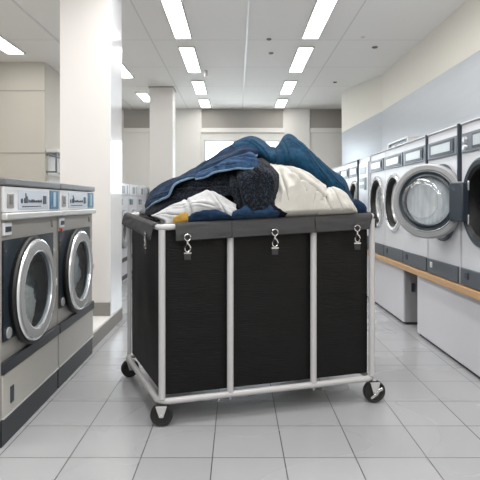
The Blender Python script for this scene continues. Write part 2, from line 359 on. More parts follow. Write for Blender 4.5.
# ------------------------------------------------------------------ left steel washers
def steel_washer(yc, label, variant):
    t = thing('commercial_washer', label, 'washing machine', (-.96, yc, 0), PI / 2, 'steel front-load washers')
    W = .342; DZ = .598; DX = -.04; R = .2
    # cabinet shell with a round opening
    b = MB(); b.open_box(-W, W, 0, .72, .015, 1.066); b.holed(-W, W, .42, .85, 0, DX, DZ, R)
    for z0, z1 in ((.015, .42), (.85, 1.066)):
        vs = [b.bm.verts.new(p) for p in ((-W, 0, z0), (W, 0, z0), (W, 0, z1), (-W, 0, z1))]; b.bm.faces.new(vs)
    bmesh.ops.remove_doubles(b.bm, verts=b.bm.verts[:], dist=.0005)
    b.build('cabinet', M['steel'], t, smooth=0)
    MB().box(-W - .002, W + .002, -.02, .73, 1.068, 1.1).build('lid', M['cap'], t, .006)
    # control panel
    p = MB().box(-W + .004, W - .004, -.012, -.0005, .957, 1.064).build('control_panel', M['panel_white'], t, .002)
    MB().box(-.2, .17, -.0155, -.0122, .968, 1.052).build('name_plate', M['panel_blue'], p, .001)
    MB().box(-.312, -.245, -.0155, -.0122, .975, 1.035).build('coin_slot', M['steel'], p, .002)
    MB().box(-.292, -.262, -.018, -.0157, .99, 1.028).build('coin_plate', M['cap'], p, .002)
    MB().box(.095, .135, -.0185, -.0157, .99, 1.03).build('display', M['ink'], p, .001)
    MB().box(.195, .325, -.0155, -.0122, .963, 1.058).build('blue_label', M['label_blue'], p, .001)
    MB().box(.24, .275, -.0175, -.0157, .975, 1.05).build('label_mark', M['label_pale'], p)
    ink = MB(); rr = random.Random(3)
    ink.lathe([(.011, -.0175), (.011, -.0157)], cx=-.165, cz=1.005, n=16, cap0=True, cap1=True)
    for i, (x, h) in enumerate(((-.14, .022), (-.125, .044), (-.11, .03))): ink.box(x, x + .009, -.0175, -.0157, .995, .995 + h)
    x = -.09
    while x < .07:
        w = rr.choice((.008, .012, .016)); ink.box(x, x + w, -.0175, -.0157, .998, .998 + rr.choice((.010, .012, .014))); x += w + .006
    x = -.16
    while x < .07:
        w = rr.choice((.012, .02)); ink.box(x, x + w, -.0172, -.0157, .978, .982); x += w + .006
    ink.build('lettering', M['ink'], p)
    MB().box(-W, W, -.028, -.0005, .925, .955).build('front_lip', M['steel_light'], t, .006)
    # upper steel panel pieces
    d = MB().box(-.33, -.255, -.01, -.0005, .862, .915).build('card_reader', M['panel_white'], t, .002)
    MB().box(-.32, -.265, -.0125, -.0102, .876, .898).build('reader_slot', M['ink'], d)
    if variant: MB().lathe([(.009, -.010), (.009, -.0005)], cx=-.29, cz=.848, n=20, cap0=True, cap1=True).build('button', M['orange'], t)
    MB().box(.255, .270, -.010, -.0005, .870, .905).build('latch_plate', M['steel'], t, .004)
    # dark plate round the door
    g = MB(); g.holed(-.33, .27, .425, .842, -.006, DX, DZ, R); g.holed(-.33, .27, .425, .842, -.0006, DX, DZ, R)
    g.build('door_surround', M['plate_dark'], t, smooth=0)
    MB().lathe([(.024, -.014), (.024, -.0062)], cx=-.285, cz=.455, n=24, cap0=True, cap1=True).build('lock', M['ring'], t, .002)
    # drum
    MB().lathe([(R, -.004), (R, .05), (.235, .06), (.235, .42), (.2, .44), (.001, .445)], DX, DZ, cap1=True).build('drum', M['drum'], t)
    # door
    dr = MB().lathe([(0.2304, -0.0380), (0.2227, -0.0480), (0.1920, -0.0510), (0.1776, -0.0490), (0.1718, -0.0420), (0.1718, -0.0270), (0.2304, -0.0270)], DX, DZ, closed=True).build('door', M['ring'], t, 0)
    MB().lathe([(0.2419, -0.0065), (0.2477, -0.0240), (0.2438, -0.0340), (0.2309, -0.0360), (0.2309, -0.0065)], DX, DZ, closed=True).build('gasket', M['gasket'], dr)
    MB().lathe([(0.2323, -0.0370), (0.2294, -0.0450), (0.2218, -0.0495), (0.2189, -0.0495), (0.2266, -0.0380)], DX, DZ, closed=True).build('rim_bead', M['ring_bright'], dr)
    MB().lathe([(0.1805, -0.0505), (0.1737, -0.0480), (0.1713, -0.0340), (0.1756, -0.0340)], DX, DZ, closed=True).build('inner_bezel', M['ring_bright'], dr)
    MB().lathe([(0.1718, -0.0400), (0.1158, -0.0360), (0.0579, -0.0320), (0.0010, -0.0310)], DX, DZ, cap1=True).build('glass', M['glass'], dr)
    MB().box(DX + .222, DX + .238, -.053, -.03, DZ - .02, DZ + .015).build('handle', M['steel_light'], dr, .004)
    for dz in (.04, .14): MB().box(.258, .270, -.016, -.0065, DZ + dz - .015, DZ + dz + .015).build('hinge', M['steel'], t, .004)
    # lower fascia
    MB().box(-W, W, -.016, -.0005, .296, .348).build('bumper_strip', M['kick'], t, .004)
    lp = MB().box(-W + .003, W - .003, -.008, -.0005, .12, .292).build('lower_panel', M['steel_pale'], t, .003)
    MB().box(-W + .003, W - .003, -.012, -.0005, .113, .1195).build('panel_edge', M['steel_light'], lp)
    if not variant: MB().box(-.27, -.235, -.012, -.0085, .155, .225).build('pull_slot', M['ink'], lp, .004)
    MB().box(-W, W, -.004, .68, .0, .112).build('kick_plate', M['kick'], t, .003)
    return t
steel_washer(2.535, 'nearest steel front-load washer with a white cloth behind its round door', 0)
steel_washer(3.232, 'second steel front-load washer, between the nearest one and the white pillar', 1)

# ------------------------------------------------------------------ right white washers on the wooden shelf
SH = .505
def white_washer(y0, y1, front, label, opened=False, knobs=False, trim=False, first=False):
    w = (y1 - y0) / 2 - .004
    t = thing('front_load_washer', label, 'washing machine', (front, (y0 + y1) / 2, SH), -PI / 2, 'white washers on the wooden shelf')
    H = .955; DZ = .492; R = .2
    b = MB(); b.open_box(-w, w, 0, .66, .003, H); b.holed(-w, w, .115, .78, 0, 0, DZ, R)
    for z0, z1 in ((.003, .115), (.78, H)):
        b.bm.faces.new([b.bm.verts.new(p) for p in ((-w, 0, z0), (w, 0, z0), (w, 0, z1), (-w, 0, z1))])
    bmesh.ops.remove_doubles(b.bm, verts=b.bm.verts[:], dist=.0005)
    b.build('cabinet', M['washer_white'], t, smooth=0)
    MB().box(-w, w, -.012, .66, H + .0005, H + .012).build('top_cover', M['washer_white'], t, .005)
    p = MB().box(-w + .02, w - .02, -.012, -.0005, .785, .9).build('control_panel', M['washer_grey'], t, .003)
    if knobs:
        for z in (.86, .815): MB().lathe([(.016, -.028), (.018, -.0125)], cx=-w + .085, cz=z, n=20, cap0=True, cap1=True).build('knob', M['ring_bright'], p)
        MB().box(-w + .17, w - .06, -.016, -.0125, .8, .885).build('display_bezel', M['ink'], p, .002)
        MB().box(-w + .19, w - .08, -.019, -.0162, .815, .875).build('display', M['screen'], p, .001)
    else:
        MB().box(-w + .06, w - .06, -.016, -.0125, .797, .888).build('display_bezel', M['ink'], p, .002)
        MB().box(-w + .1, w - .11, -.019, -.0162, .815, .872).build('display', M['screen'], p, .001)
        MB().box(w - .085, w - .065, -.019, -.0162, .815, .87).build('key', M['ink'], p, .001)
    if trim: MB().box(w - .012, w + .003, -.014, .3, .62, H + .013).build('side_trim', M['bracket'], t, .002)
    d = MB().box(-w + .004, w - .004, -.012, -.0005, .004, .105).build('drawer', M['drawer_dark'], t, .004)
    MB().box(-w + .07, -w + .12, -.017, -.0122, .045, .085).build('pull', M['ring_bright'] if first else M['ink'], d, .004)
    # round opening: pale ring, black bellows
    MB().lathe([(.252, -.0006), (.25, -.014), (.236, -.022), (.214, -.018), (.2, .0), (.2, .003)], 0, DZ, closed=False).build('door_frame', M['bracket'] if opened or first else M['ring_bright'], t)
    MB().lathe([(.213, -.0175), (.196, -.004), (.188, .05), (.184, .12), (.17, .125)], 0, DZ).build('bellows', M['gasket'], t)
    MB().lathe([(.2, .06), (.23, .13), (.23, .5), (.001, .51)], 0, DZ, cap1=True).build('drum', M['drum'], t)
    if not opened:
        dr = MB().lathe([(.190, .035), (.184, .026), (.168, .028), (.158, .038), (.158, .06), (.190, .065)], 0, DZ, closed=True).build('door', M['ring_bright'], t)
        MB().lathe([(.159, .046), (.12, .042), (.07, .036), (.001, .034)], 0, DZ, cap1=True).build('glass', M['bowl'], dr)
        MB().lathe([(.16, .049), (.001, .050)], 0, DZ, cap1=True).build('drum_reflections', M['drum_reflections'], dr)
    else:
        for z in (.1, -.1): MB().box(-.195, -.16, -.014, -.004, DZ + z - .03, DZ + z + .03).build('catch_plate', M['ring_bright'], t, .003)
    return t
WX = 1.35
wash_a = white_washer(2.68, 3.245, WX, 'white washer with its big round door swung wide open', True, True)
white_washer(3.255, 3.80, WX - .005, 'white washer partly hidden by the open round door, left of the opened machine', trim=True, first=True)
white_washer(3.805, 4.345, WX - .005, 'white washer behind the glass of the open door, third from the right', trim=True)
white_washer(4.355, 4.92, WX, 'white washer just left of the open round door, fourth from the right')
white_washer(4.925, 5.45, WX, 'white washer right of the narrow payment unit')
white_washer(5.945, 6.46, WX, 'white washer just left of the narrow payment unit, beside the teal towel')
white_washer(6.465, 6.99, WX, 'second white washer left of the narrow payment unit')
white_washer(6.995, 7.52, WX, 'third white washer left of the narrow payment unit')
white_washer(7.525, 8.05, WX, 'farthest white washer at the end of the right row')
# narrow unit in the row
t = thing('payment_unit', 'narrow tall white payment panel standing between the white washers', 'payment machine', (WX - .01, 5.695, SH), -PI / 2)
MB().box(-.235, .235, 0, .6, .003, .955).build('cabinet', M['washer_white'], t, .004)
MB().box(-.243, -.2352, -.02, .3, .02, .96).build('side_trim', M['bracket'], t, .002)
pp = MB().box(-.2, .2, -.01, -.0005, .4, .91).build('front_panel', M['panel_blue'], t, .003)
MB().box(-.13, .13, -.014, -.0105, .79, .86).build('display', M['washer_grey'], pp, .002)
for z in (.71, .64): MB().box(-.15, .02, -.014, -.0105, z, z + .04).build('note_slot', M['washer_grey'], pp, .002)
MB().box(.06, .14, -.016, -.0105, .62, .75).build('key_pad', M['ink'], pp, .002)
MB().box(-.2, .2, -.012, -.0005, .01, .15).build('drawer', M['drawer_dark'], t, .003)

# opened door: built about its own axis then hung from the machine
def hang_door():
    n = Vector((-.70, -.714, 0)).normalized()                    # direction the inner face looks
    rz = math.atan2(n.y, n.x) + PI / 2                        # local -y -> n
    c = Vector((1.205, 3.41, 1.005))
    root = wash_a
    inv = (Matrix.Translation(root.location) @ Matrix.Rotation(root.rotation_euler.z, 4, 'Z')).inverted()
    L = inv @ Matrix.Translation(c) @ Matrix.Rotation(rz, 4, 'Z')
    d = MB().lathe([(.236, -.012), (.226, -.022), (.2, -.022), (.193, -.012), (.193, .03), (.236, .03)], closed=True).build('door', M['ring'], root)
    d.matrix_local = L
    MB().lathe([(.1935, -.016), (.186, -.02), (.170, -.012), (.158, -.018), (.154, -.01), (.154, .02), (.1935, .02)], closed=True).build('seal', M['plate_dark'], d)
    MB().lathe([(.1935, -.0165), (.190, -.0215), (.187, -.0205), (.190, -.015)], closed=True).build('trim_bead', M['ring_bright'], d)
    MB().lathe([(.156, -.012), (.152, -.04), (.140, -.07), (.118, -.088), (.105, -.09), (.104, -.086), (.116, -.083), (.136, -.066), (.147, -.04), (.150, -.012)], closed=True).build('glass_bowl_rim', M['bowl'], d)
    MB().lathe([(.106, -.088), (.06, -.082), (.001, -.08)], cap1=True).build('glass', M['bowl'], d)
    MB().lathe([(.153, .021), (.15, .012), (.001, .010)], cap1=True).build('outer_cover', M['drum_reflections'], d)
    for z in (.055, -.055): MB().box(.198, .222, -.03, -.0225, z - .012, z + .012).build('screw_plate', M['steel_light'], d, .002)
    br = MB()
    Q = (inv @ Matrix.Translation((0, 0, 0)))
    poly = [(1.325, 3.29), (1.348, 3.13), (1.30, 3.12), (1.285, 3.275)]
    vs = []
    for z in (.885, 1.115):
        vs.append([br.bm.verts.new(L.inverted() @ (Q @ Vector((x, y, z)))) for x, y in poly])
    br.bm.faces.new(vs[0]); br.bm.faces.new(vs[1])
    for i in range(4): br.bm.faces.new((vs[0][i], vs[0][(i+1) % 4], vs[1][(i+1) % 4], vs[1][i]))
    br.build('hinge_bracket', M['bracket'], d, .008)
hang_door()

# shelf and base cabinets
sh = MB().box(1.325, XR - .005, 2.3, 8.1, .458, .503).build('wooden_shelf', M['wood'], bevel=.004)
tag(sh, 'long pale wooden shelf carrying the row of white washers', 'shelf')
def base_cabinet(y0, y1, label, end):
    t = thing('base_cabinet', label, 'cabinet', (1.37, (y0 + y1) / 2, 0), -PI / 2, 'white base cabinets under the shelf')
    w = (y1 - y0) / 2
    MB().box(-w, w, .003, .6, .022, .456).build('body', M['cab_grey'], t)
    MB().box(-w, w, -.014, .0025, .022, .455).build('front_panel', M['cab'], t, .003)
    MB().box(-w + .004, w - .004, .004, .58, 0, .0215).build('plinth', M['toe'], t)
    if end:
        h = MB().box(w + .0005, w + .012, .05, .075, .27, .34).build('handle', M['ink'], t, .003)
    return t
base_cabinet(2.3, 4.06, 'long white base cabinet under the shelf below the open washer', False)
base_cabinet(4.4, 8.0, 'white base cabinet under the shelf beside the cart, grey end facing out', True)
# framed box on top of the washers
t = thing('display_box', 'grey framed display box standing on top of the white washers', 'display box', (1.62, 5.47, SH + .968), -PI / 2)
f = MB(); f.box(-.34, .34, 0, .12, 0, .02).box(-.34, .34, 0, .12, .135, .155).box(-.34, -.31, 0, .12, .02, .135).box(.31, .34, 0, .12, .02, .135)
f.build('frame', M['steel_light'], t, .004)
MB().box(-.31, .31, .02, .1, .0205, .1345).build('face', M['washer_grey'], t)
for x in (-.24, -.04, .14): MB().box(x, x + .11, .012, .0195, .04, .11).build('display', M['screen'], t, .002)

# ------------------------------------------------------------------ background washers on the left
names = ['first', 'second', 'third', 'fourth', 'fifth']
for i in range(5):
    y0 = 5.75 + i * .66; w = .322
    t = thing('front_load_washer', '%s white washer from the large pillar in the distant left row' % names[i], 'washing machine', (-1.42, y0 + .33, 0), PI / 2, 'distant white washers behind the large pillar')
    H = 1.235
    b = MB(); b.open_box(-w, w, 0, .6, .0, H); b.holed(-w, w, .35, .95, 0, 0, .66, .2)
    for z0, z1 in ((0, .35), (.95, H)): b.bm.faces.new([b.bm.verts.new(p) for p in ((-w, 0, z0), (w, 0, z0), (w, 0, z1), (-w, 0, z1))])
    bmesh.ops.remove_doubles(b.bm, verts=b.bm.verts[:], dist=.0005)
    b.build('cabinet', M['washer_white'], t, smooth=0)
    p = MB().box(-w + .01, w - .01, -.012, -.0005, 1.09, 1.225).build('control_panel', M['panel_white'], t, .004)
    MB().box(-.12, .04, -.016, -.0125, 1.11, 1.2).build('display', M['washer_grey'], p, .002)
    MB().box(.17, .2, -.016, -.0125, 1.1, 1.21).build('key', M['label_blue'], p, .001)
    MB().box(-.26, -.08, -.012, -.0005, .965, 1.04).build('soap_drawer', M['screen_teal'], t, .002)
    d = MB().lathe([(.24, -.0006), (.238, -.03), (.22, -.04), (.17, -.035), (.155, .0), (.2, .002)], 0, .66, closed=True, n=40).build('door', M['ring'], t)
    MB().lathe([(.16, -.02), (.1, -.0), (.001, .01)], 0, .66, cap1=True, n=40).build('glass', M['bowl'], d)
    MB().lathe([(.2, .0), (.22, .06), (.22, .4), (.001, .41)], 0, .66, cap1=True, n=40).build('drum', M['drum'], t)
    for z in (.03, .25): MB().box(-w + .005, w - .005, -.01, -.0005, z, z + .05).build('dark_strip', M['kick'], t, .002)
# little rack by the beige block
t = thing('wall_rack', 'white topped metal wall rack beside the beige wall block', 'rack', (-2.468, 6.95, 1.40))
MB().box(.0, .16, .01, .9, .24, .29).build('top', M['ledge'], t, .01)
fr = MB()
for y in (.03, .5): fr.box(.12, .14, y, y + .02, -.02, .2395)
fr.box(.0, .14, .03, .05, -.02, .0); fr.box(.0, .14, .5, .52, -.02, .0)
fr.box(.002, .02, .03, .52, .2, .22)
fr.build('bracket', M['cap'], t)
MB().box(.0005, .012, .07, .88, -.05, .235).build('back_panel', M['ledge'], t)

# ------------------------------------------------------------------ the laundry cart
FL, FR, BL = Vector((-.347, 2.405, 0)), Vector((.685, 2.70, 0)), Vector((-.634, 3.11, 0)); BR = FR + BL - FL
ZB = dict(FL=.109, FR=.121, BL=.113, BR=.122)
ZT = dict(FL=.886, FR=.930, BL=.924, BR=.964)
uN = Vector((FR.y - FL.y, -(FR.x - FL.x), 0)).normalized()      # out of the front
uW = Vector((-(BL.y - FL.y), BL.x - FL.x, 0)).normalized()      # out of the left side
if uW.x > 0: uW = -uW
def cp(u, v, h, out=0.0, side=0.0):
    p = FL * (1-u) * (1-v) + FR * u * (1-v) + BL * (1-u) * v + BR * u * v
    bl = lambda d: d['FL'] * (1-u) * (1-v) + d['FR'] * u * (1-v) + d['BL'] * (1-u) * v + d['BR'] * u * v
    p = p.copy(); p.z = bl(ZB) * (1-h) + bl(ZT) * h
    return p + uN * out + uW * side
cc = (FL + FR + BL + BR) / 4
cart = thing('laundry_cart', 'three-section black fabric laundry sorter cart with white tube frame heaped with clothes', 'laundry cart', (cc.x, cc.y, 0))
U1, U2 = .306, .694
def cb(mb, name, m, parent=None, bevel=0, smooth=35):
    o = mb.build(name, m, parent or cart, bevel, smooth)
    if parent is None: o.matrix_parent_inverse = Matrix.Translation((-cc.x, -cc.y, 0))
    return o
def loop(h, r, n=6):
    """rounded rectangle round the cart at height h"""
    pts = []
    cs = [(0, 0), (1, 0), (1, 1), (0, 1)]
    eu, ev = r / 1.07, r / .76
    for k, (a, b) in enumerate(cs):
        for i in range(n + 1):
            th = PI + k * PI / 2 + i / n * PI / 2
            cu = eu if a == 0 else 1 - eu; cv = ev if b == 0 else 1 - ev
            pts.append(cp(cu + eu * math.cos(th), cv + ev * math.sin(th), h))
    pts.append(pts[0].copy()); return pts
cb(MB().tube(loop(0, .045), .0145, cap=False), 'base_rail', M['frame_white'])
cb(MB().tube(loop(1, .03), .0135, cap=False), 'top_rail', M['frame_white'])
for u, v in ((0, 0), (U1, 0), (U2, 0), (1, 0), (0, 1), (U1, 1), (U2, 1), (1, 1)):
    du = .012 if u == 0 else (-.012 if u == 1 else 0); dv = .012 if v == 0 else -.012
    r = .0155 if v == 0 else .012
    p0, p1 = cp(u + du, v + (0 if v else 0), .015), cp(u + du, v, 1.0 - .015)
    if u in (U1, U2) and v == 0: p1 = cp(u, v, .985)
    if v == 1: p0, p1 = cp(u + du, 1 - .01, .01), cp(u + du, 1 - .01, .985)
    cb(MB().tube([p0, p0.lerp(p1, .5), p1], r), 'post', M['frame_white'])
for u in (U1 - .05, U1, U2, U2 + .05):
    b = cp(u, 0, 0); mb = MB(); mb.tube([b + Vector((0, 0, -.012)), b + Vector((0, 0, -.024))], .006, 10); cb(mb, 'bolt', M['chrome'])
bags = []
for k, (a, b) in enumerate(((.022, U1 - .004), (U1 + .004, U2 - .004), (U2 + .004, .978))):
    v0, v1 = .022, .97; rr = .012
    def per(s, h, a=a, b=b, seed=k * 7.3):
        L = [b - a, v1 - v0, b - a, v1 - v0]; tot = sum(L); d = s * tot; e = 0
        while e < 3 and d > L[e]: d -= L[e]; e += 1
        f = d / L[e]
        u, v = ((a + f * (b-a), v0), (b, v0 + f * (v1-v0)), (b - f * (b-a), v1), (a, v1 - f * (v1-v0)))[e]
        bul = math.sin(PI * f) ** .7 * math.sin(PI * min(1, h * 1.02)) ** .6
        p = cp(u, v, .03 + h * .955)
        nn = noise.noise(Vector((p.x * 6, p.y * 6, p.z * 4 + seed))) * .006
        nn += noise.noise(Vector((p.x * 3, p.y * 3, p.z * 22 + seed))) * .0025
        amt = bul * (.007 + nn)
        o = (uN, -uW, -uN, uW)[e]
        if e in (1, 3) and ((e == 1 and k < 2) or (e == 3 and k > 0)): amt = 0
        return p + o * amt
    mb = MB(); g = mb.grid(per, 160, 40, wrap=True)
    mb.bm.faces.new(list(reversed(g[0])))
    bg = cb(mb, 'bag', M['bag'], smooth=60)
    sol = bg.modifiers.new('cloth', 'SOLIDIFY'); sol.thickness = .004; sol.offset = -1
    bags.append(bg)
    # folded cuff hanging over the rail on every outer side of this bag
    ua = .065 if k == 0 else a - .004; ub = 1 - .02 if k == 2 else b + .004
    def cuff(edge, w0, w1, drop0, drop1, skew=0.0):
        prof = 14
        def fn(i, j):
            w = w0 + (w1 - w0) * i
            dp = drop0 + (drop1 - drop0) * i
            ang = j * 1.0
            if ang < .35:
                th = PI - ang / .35 * PI; off, dz = .021 * math.cos(th) , .0165 * math.sin(th)
            else:
                q = (ang - .35) / .65; off, dz = .021 + .012 * math.sin(q * 1.4), -q * dp
                if skew: w = w - skew * q * max(0, (i - .75) / .25)
                off += .0035 * noise.noise(Vector((w * 9, q * 2, k * 3.1 + edge)))
            if edge == 0: return cp(w, 0, 1, out=off) + Vector((0, 0, dz))
            if edge == 1: return cp(0, w, 1, side=off) + Vector((0, 0, dz))
            if edge == 2: return cp(w, 1, 1, out=-off) + Vector((0, 0, dz))
            return cp(1, w, 1, side=-off) + Vector((0, 0, dz))
        mb = MB(); mb.grid(fn, 48, 26)
        o = cb(mb, 'cuff', M['flap'], bg, smooth=60)
        s = o.modifiers.new('cloth', 'SOLIDIFY'); s.thickness = .003; s.offset = 0
        return o
    cuffs = [cuff(0, ua, ub, .062, .062, .022 if k == 2 else 0), cuff(2, ua, ub, .06, .06)]
    if k == 0: cuffs.append(cuff(1, .035, .97, .06, .048))
    if k == 2: cuffs.append(cuff(3, .03, .97, .06, .06))
# swivel clips
def clip(bg, p, nrm, sc=1.0):
    """ring, swivel snap hook and a short strap hanging from p, facing nrm"""
    zr = Matrix.Rotation(math.atan2(nrm.y, nrm.x) + PI / 2, 4, 'Z'); T = Matrix.Translation(p) @ zr @ Matrix.Scale(sc, 4)
    def P(x, z, y=0): return T @ Vector((x, y, z))
    m = MB()
    m.tube([P(.0135 * math.cos(a), .0135 * math.sin(a) - .008) for a in [i * PI / 8 for i in range(17)]], .0028 * sc, 8)
    m.tube([P(0, -.02), P(0, -.036)], .005 * sc, 10)
    m.tube([P(0, -.034), P(.009, -.042), P(.0135, -.052), P(.010, -.064), P(0, -.07), P(-.010, -.064)], .0035 * sc, 8)
    m.tube([P(-.010, -.064), P(-.0115, -.052), P(-.004, -.038)], .0024 * sc, 8)
    m.box(-.016, .016, -.003, .003, -.077, -.071, T)
    c = cb(m, 'clip', M['chrome'], bg)
    s = MB()
    s.box(-.014, .014, -.0025, .0025, -.103, -.0775, T)
    cb(s, 'strap', M['strap'], bg, .001)
    # tab on the cuff
    tmb = MB(); tmb.box(-.01, .01, .001, .005, -.006, .012, T); cb(tmb, 'tab', M['strap'], bg, .001)
def ufor(x):
    lo, hi = 0, 1
    for _ in range(40):
        mid = (lo + hi) / 2; q = cp(mid, 0, 1, out=.03)
        if 237 + F * q.x / q.y < x: lo = mid
        else: hi = mid
    return lo
for k, (x, dz, sc) in enumerate(((187, -.040, 1.05), (274, -.040, 1.1), (356, -.044, 1.1))):
    clip(bags[k], cp(ufor(x), 0, 1, out=.043) + Vector((0, 0, dz)), uN, sc)
clip(bags[0], cp(0, .13, 1, side=.042) + Vector((0, 0, -.035)), uW, .9)
# casters
def caster(u, v, ang, brake, r=.05):
    b = cp(u, v, 0); zt = b.z
    T = Matrix.Translation((b.x, b.y, 0)) @ Matrix.Rotation(ang, 4, 'Z')
    f = MB()
    for y in (-.0225, .0185):
        f.prism([(-.024, zt - .022), (-.009, r - .008), (.009, r - .008), (.024, zt - .022)], y, y + .004, T)
    f.box(-.024, .024, -.0225, .0225, zt - .0225, zt - .018, T)
    f.lathe([(.012, 0), (.012, .01)], n=16, cap0=True, cap1=True, mtx=T @ Matrix.Translation((0, 0, zt - .02)) @ Matrix.Rotation(PI / 2, 4, 'X'))
    f.lathe([(.007, -.027), (.007, .027)], cz=r, n=14, cap0=True, cap1=True, mtx=T)
    c = cb(f, 'caster', M['frame_white'], bevel=.001)
    w = MB(); w.lathe([(r - .012, -.013), (r - .004, -.0155), (r, -.010), (r, .010), (r - .004, .0155), (r - .012, .013)], cz=r, n=40, closed=True, mtx=T)
    w.lathe([(r - .011, -.011), (.018, -.009), (.010, -.014), (.010, .014), (.018, .009), (r - .011, .011)], cz=r, n=40, closed=True, mtx=T)
    cb(w, 'wheel', M['tyre'], c)
    if brake:
        l = MB(); l.prism([(-.022, r - .030), (-.030, r - .022), (.0, r + .004), (.012, r + .02), (.034, r + .028), (.036, r + .014), (.018, r + .006), (.008, r - .010)], -.034, -.027, T)
        cb(l, 'brake_lever', M['chrome'], c, .002)
caster(.012, 0.01, .05, False); caster(1.0, .0, .1, True, .055); caster(.012, .97, .5, False); caster(.985, .97, .3, False)

# ------------------------------------------------------------------ laundry heap
def cat(p0, p1, p2, p3, t):
    return .5 * ((2*p1) + (-p0 + p2)*t + (2*p0 - 5*p1 + 4*p2 - p3)*t*t + (-p0 + 3*p1 - 3*p2 + p3)*t*t*t)
def spl(pts, t):
    n = len(pts) - 1; x = min(max(t, 0), 1) * n; i = min(int(x), n - 1); f = x - i
    return cat(pts[max(i-1, 0)], pts[i], pts[i+1], pts[min(i+2, n)], f)
def inside(p, layer=0.0):
    """cloth below the rim stays within the cart's front and sides"""
    p = p.copy()
    for org, nrm in ((FL, uN), (FL, uW), (FR, -uW)):
        t = ((p - FL).dot((FR - FL).normalized()) / (FR - FL).length)
        zr = ZT['FL'] * (1 - t) + ZT['FR'] * t if nrm is uN else (.91 if org is FL else .955)
        k = min(1, max(0, (p.z - zr - .006) / .04)); lim = (-.030 - layer + .006 * noise.noise(p * 14)) * (1 - k) + .03 * k
        q = p - org; q.z = 0
        d = q.dot(nrm)
        if d > lim: p += nrm * (lim - d)
    return p
def garment(name, label, catg, rows, m, folds=(6, 1.5, .012), lump=.006, seed=0.0, nu=110, nv=60, thick=.010, seam=None, group='clothes heaped in the cart', fine=0.0, creases=(), layer=0.0):
    R = [[at(*p) for p in r] for r in rows]
    n = max(len(r) for r in R)
    def raw(i, j): return spl([spl(r, i) for r in R], j)
    P = [[raw(i / (nu-1), j / (nv-1)) for i in range(nu)] for j in range(nv)]
    su = sum((P[nv//2][k+1] - P[nv//2][k]).length for k in range(nu-1)); sv = sum((P[k+1][nu//2] - P[k][nu//2]).length for k in range(nv-1))
    def crease(i, j):
        tot = 0
        for (i0, j0, i1, j1, dep, wid) in creases:
            ax, ay, bx, by = i0*su, j0*sv, i1*su, j1*sv; px_, py_ = i*su, j*sv
            wob = .3 * wid * noise.noise(Vector((px_*25, py_*25, i0*9)))
            dx, dy = bx-ax, by-ay; L2 = dx*dx + dy*dy; tt = ((px_-ax)*dx + (py_-ay)*dy) / L2
            over = max(0, -tt, tt-1) * math.sqrt(L2)
            sd = ((px_-ax)*dy - (py_-ay)*dx) / math.sqrt(L2) + wob + .35*wid*math.sin(tt*5)
            fade = math.exp(-(over / (wid*1.2))**2) * (.45 + .55*math.sin(PI*min(1, max(0, tt*.9+.05))))
            tot += dep * fade * (-math.exp(-(sd/(wid*.55))**2) + .55*math.exp(-((sd-1.25*wid)/wid)**2) + .35*math.exp(-((sd+1.3*wid)/wid)**2))
        return tot
    mb = MB()
    def fn(i, j):
        a, b = min(nu-1, round(i*(nu-1))), min(nv-1, round(j*(nv-1)))
        p = P[b][a]
        du = P[b][min(a+1, nu-1)] - P[b][max(a-1, 0)]; dv = P[min(b+1, nv-1)][a] - P[max(b-1, 0)][a]
        nr = du.cross(dv)
        if nr.length < 1e-9: return inside(p, layer)
        nr.normalize()
        if nr.y > 0 and abs(nr.y) > .2: nr = -nr
        w = noise.noise(Vector((i*2.3, j*2.3, seed))) * .35
        f1 = noise.noise(Vector(((i + w*.25) * folds[0], (j + w*.25) * folds[1], seed + 5)))
        ridge = (1 - abs(f1) * 2.2)
        f2 = noise.noise(Vector((p.x * 13, p.y * 13, p.z * 13 + seed)))
        f3 = noise.noise(Vector((p.x * 42, p.y * 42, p.z * 42 + seed)))
        f4 = noise.noise(Vector((p.x * 160, p.y * 160, p.z * 160 + seed)))
        return inside(p + nr * (ridge * folds[2] * .7 + 1.5 * crease(i, j) + f2 * lump + f3 * lump * .35 + f4 * fine), layer)
    g = mb.grid(fn, nu, nv)
    cen = Vector((0, 0, 0)); k = 0
    for r in g:
        for v in r: cen += v.co; k += 1
    cen /= k
    seampts = [g[0][a].co.copy() for a in range(0, nu, 2)] if seam else None
    o = mb.build(name, m, loc=cen, smooth=180, normals=True)
    s = o.modifiers.new('cloth', 'SOLIDIFY'); s.thickness = thick; s.offset = 0; s.use_rim = True
    b = o.modifiers.new('soft', 'SUBSURF'); b.levels = 1; b.render_levels = 1
    tag(o, label, catg, group)
    if seam:
        q = MB(); q.tube(seampts, seam, 10)
        h = q.build('hem', M['seam'], o, smooth=180, loc=cen); h.location = (0, 0, 0)
    return o
# dark filler mound, added so the gaps between the clothes stay dark
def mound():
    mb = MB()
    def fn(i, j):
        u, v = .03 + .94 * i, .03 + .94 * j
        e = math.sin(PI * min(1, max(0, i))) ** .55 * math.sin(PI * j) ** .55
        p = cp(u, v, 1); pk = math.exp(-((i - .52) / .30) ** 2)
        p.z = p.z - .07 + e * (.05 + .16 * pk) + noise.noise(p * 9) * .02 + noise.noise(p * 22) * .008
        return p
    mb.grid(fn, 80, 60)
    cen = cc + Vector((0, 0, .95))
    o = mb.build('filler', M['denim_dark'], loc=cen, smooth=180)
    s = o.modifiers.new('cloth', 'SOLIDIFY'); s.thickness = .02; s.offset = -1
    tag(o, 'dark navy sweater added under the other clothes in the cart to keep gaps dark', 'clothing', 'clothes heaped in the cart')
mound()
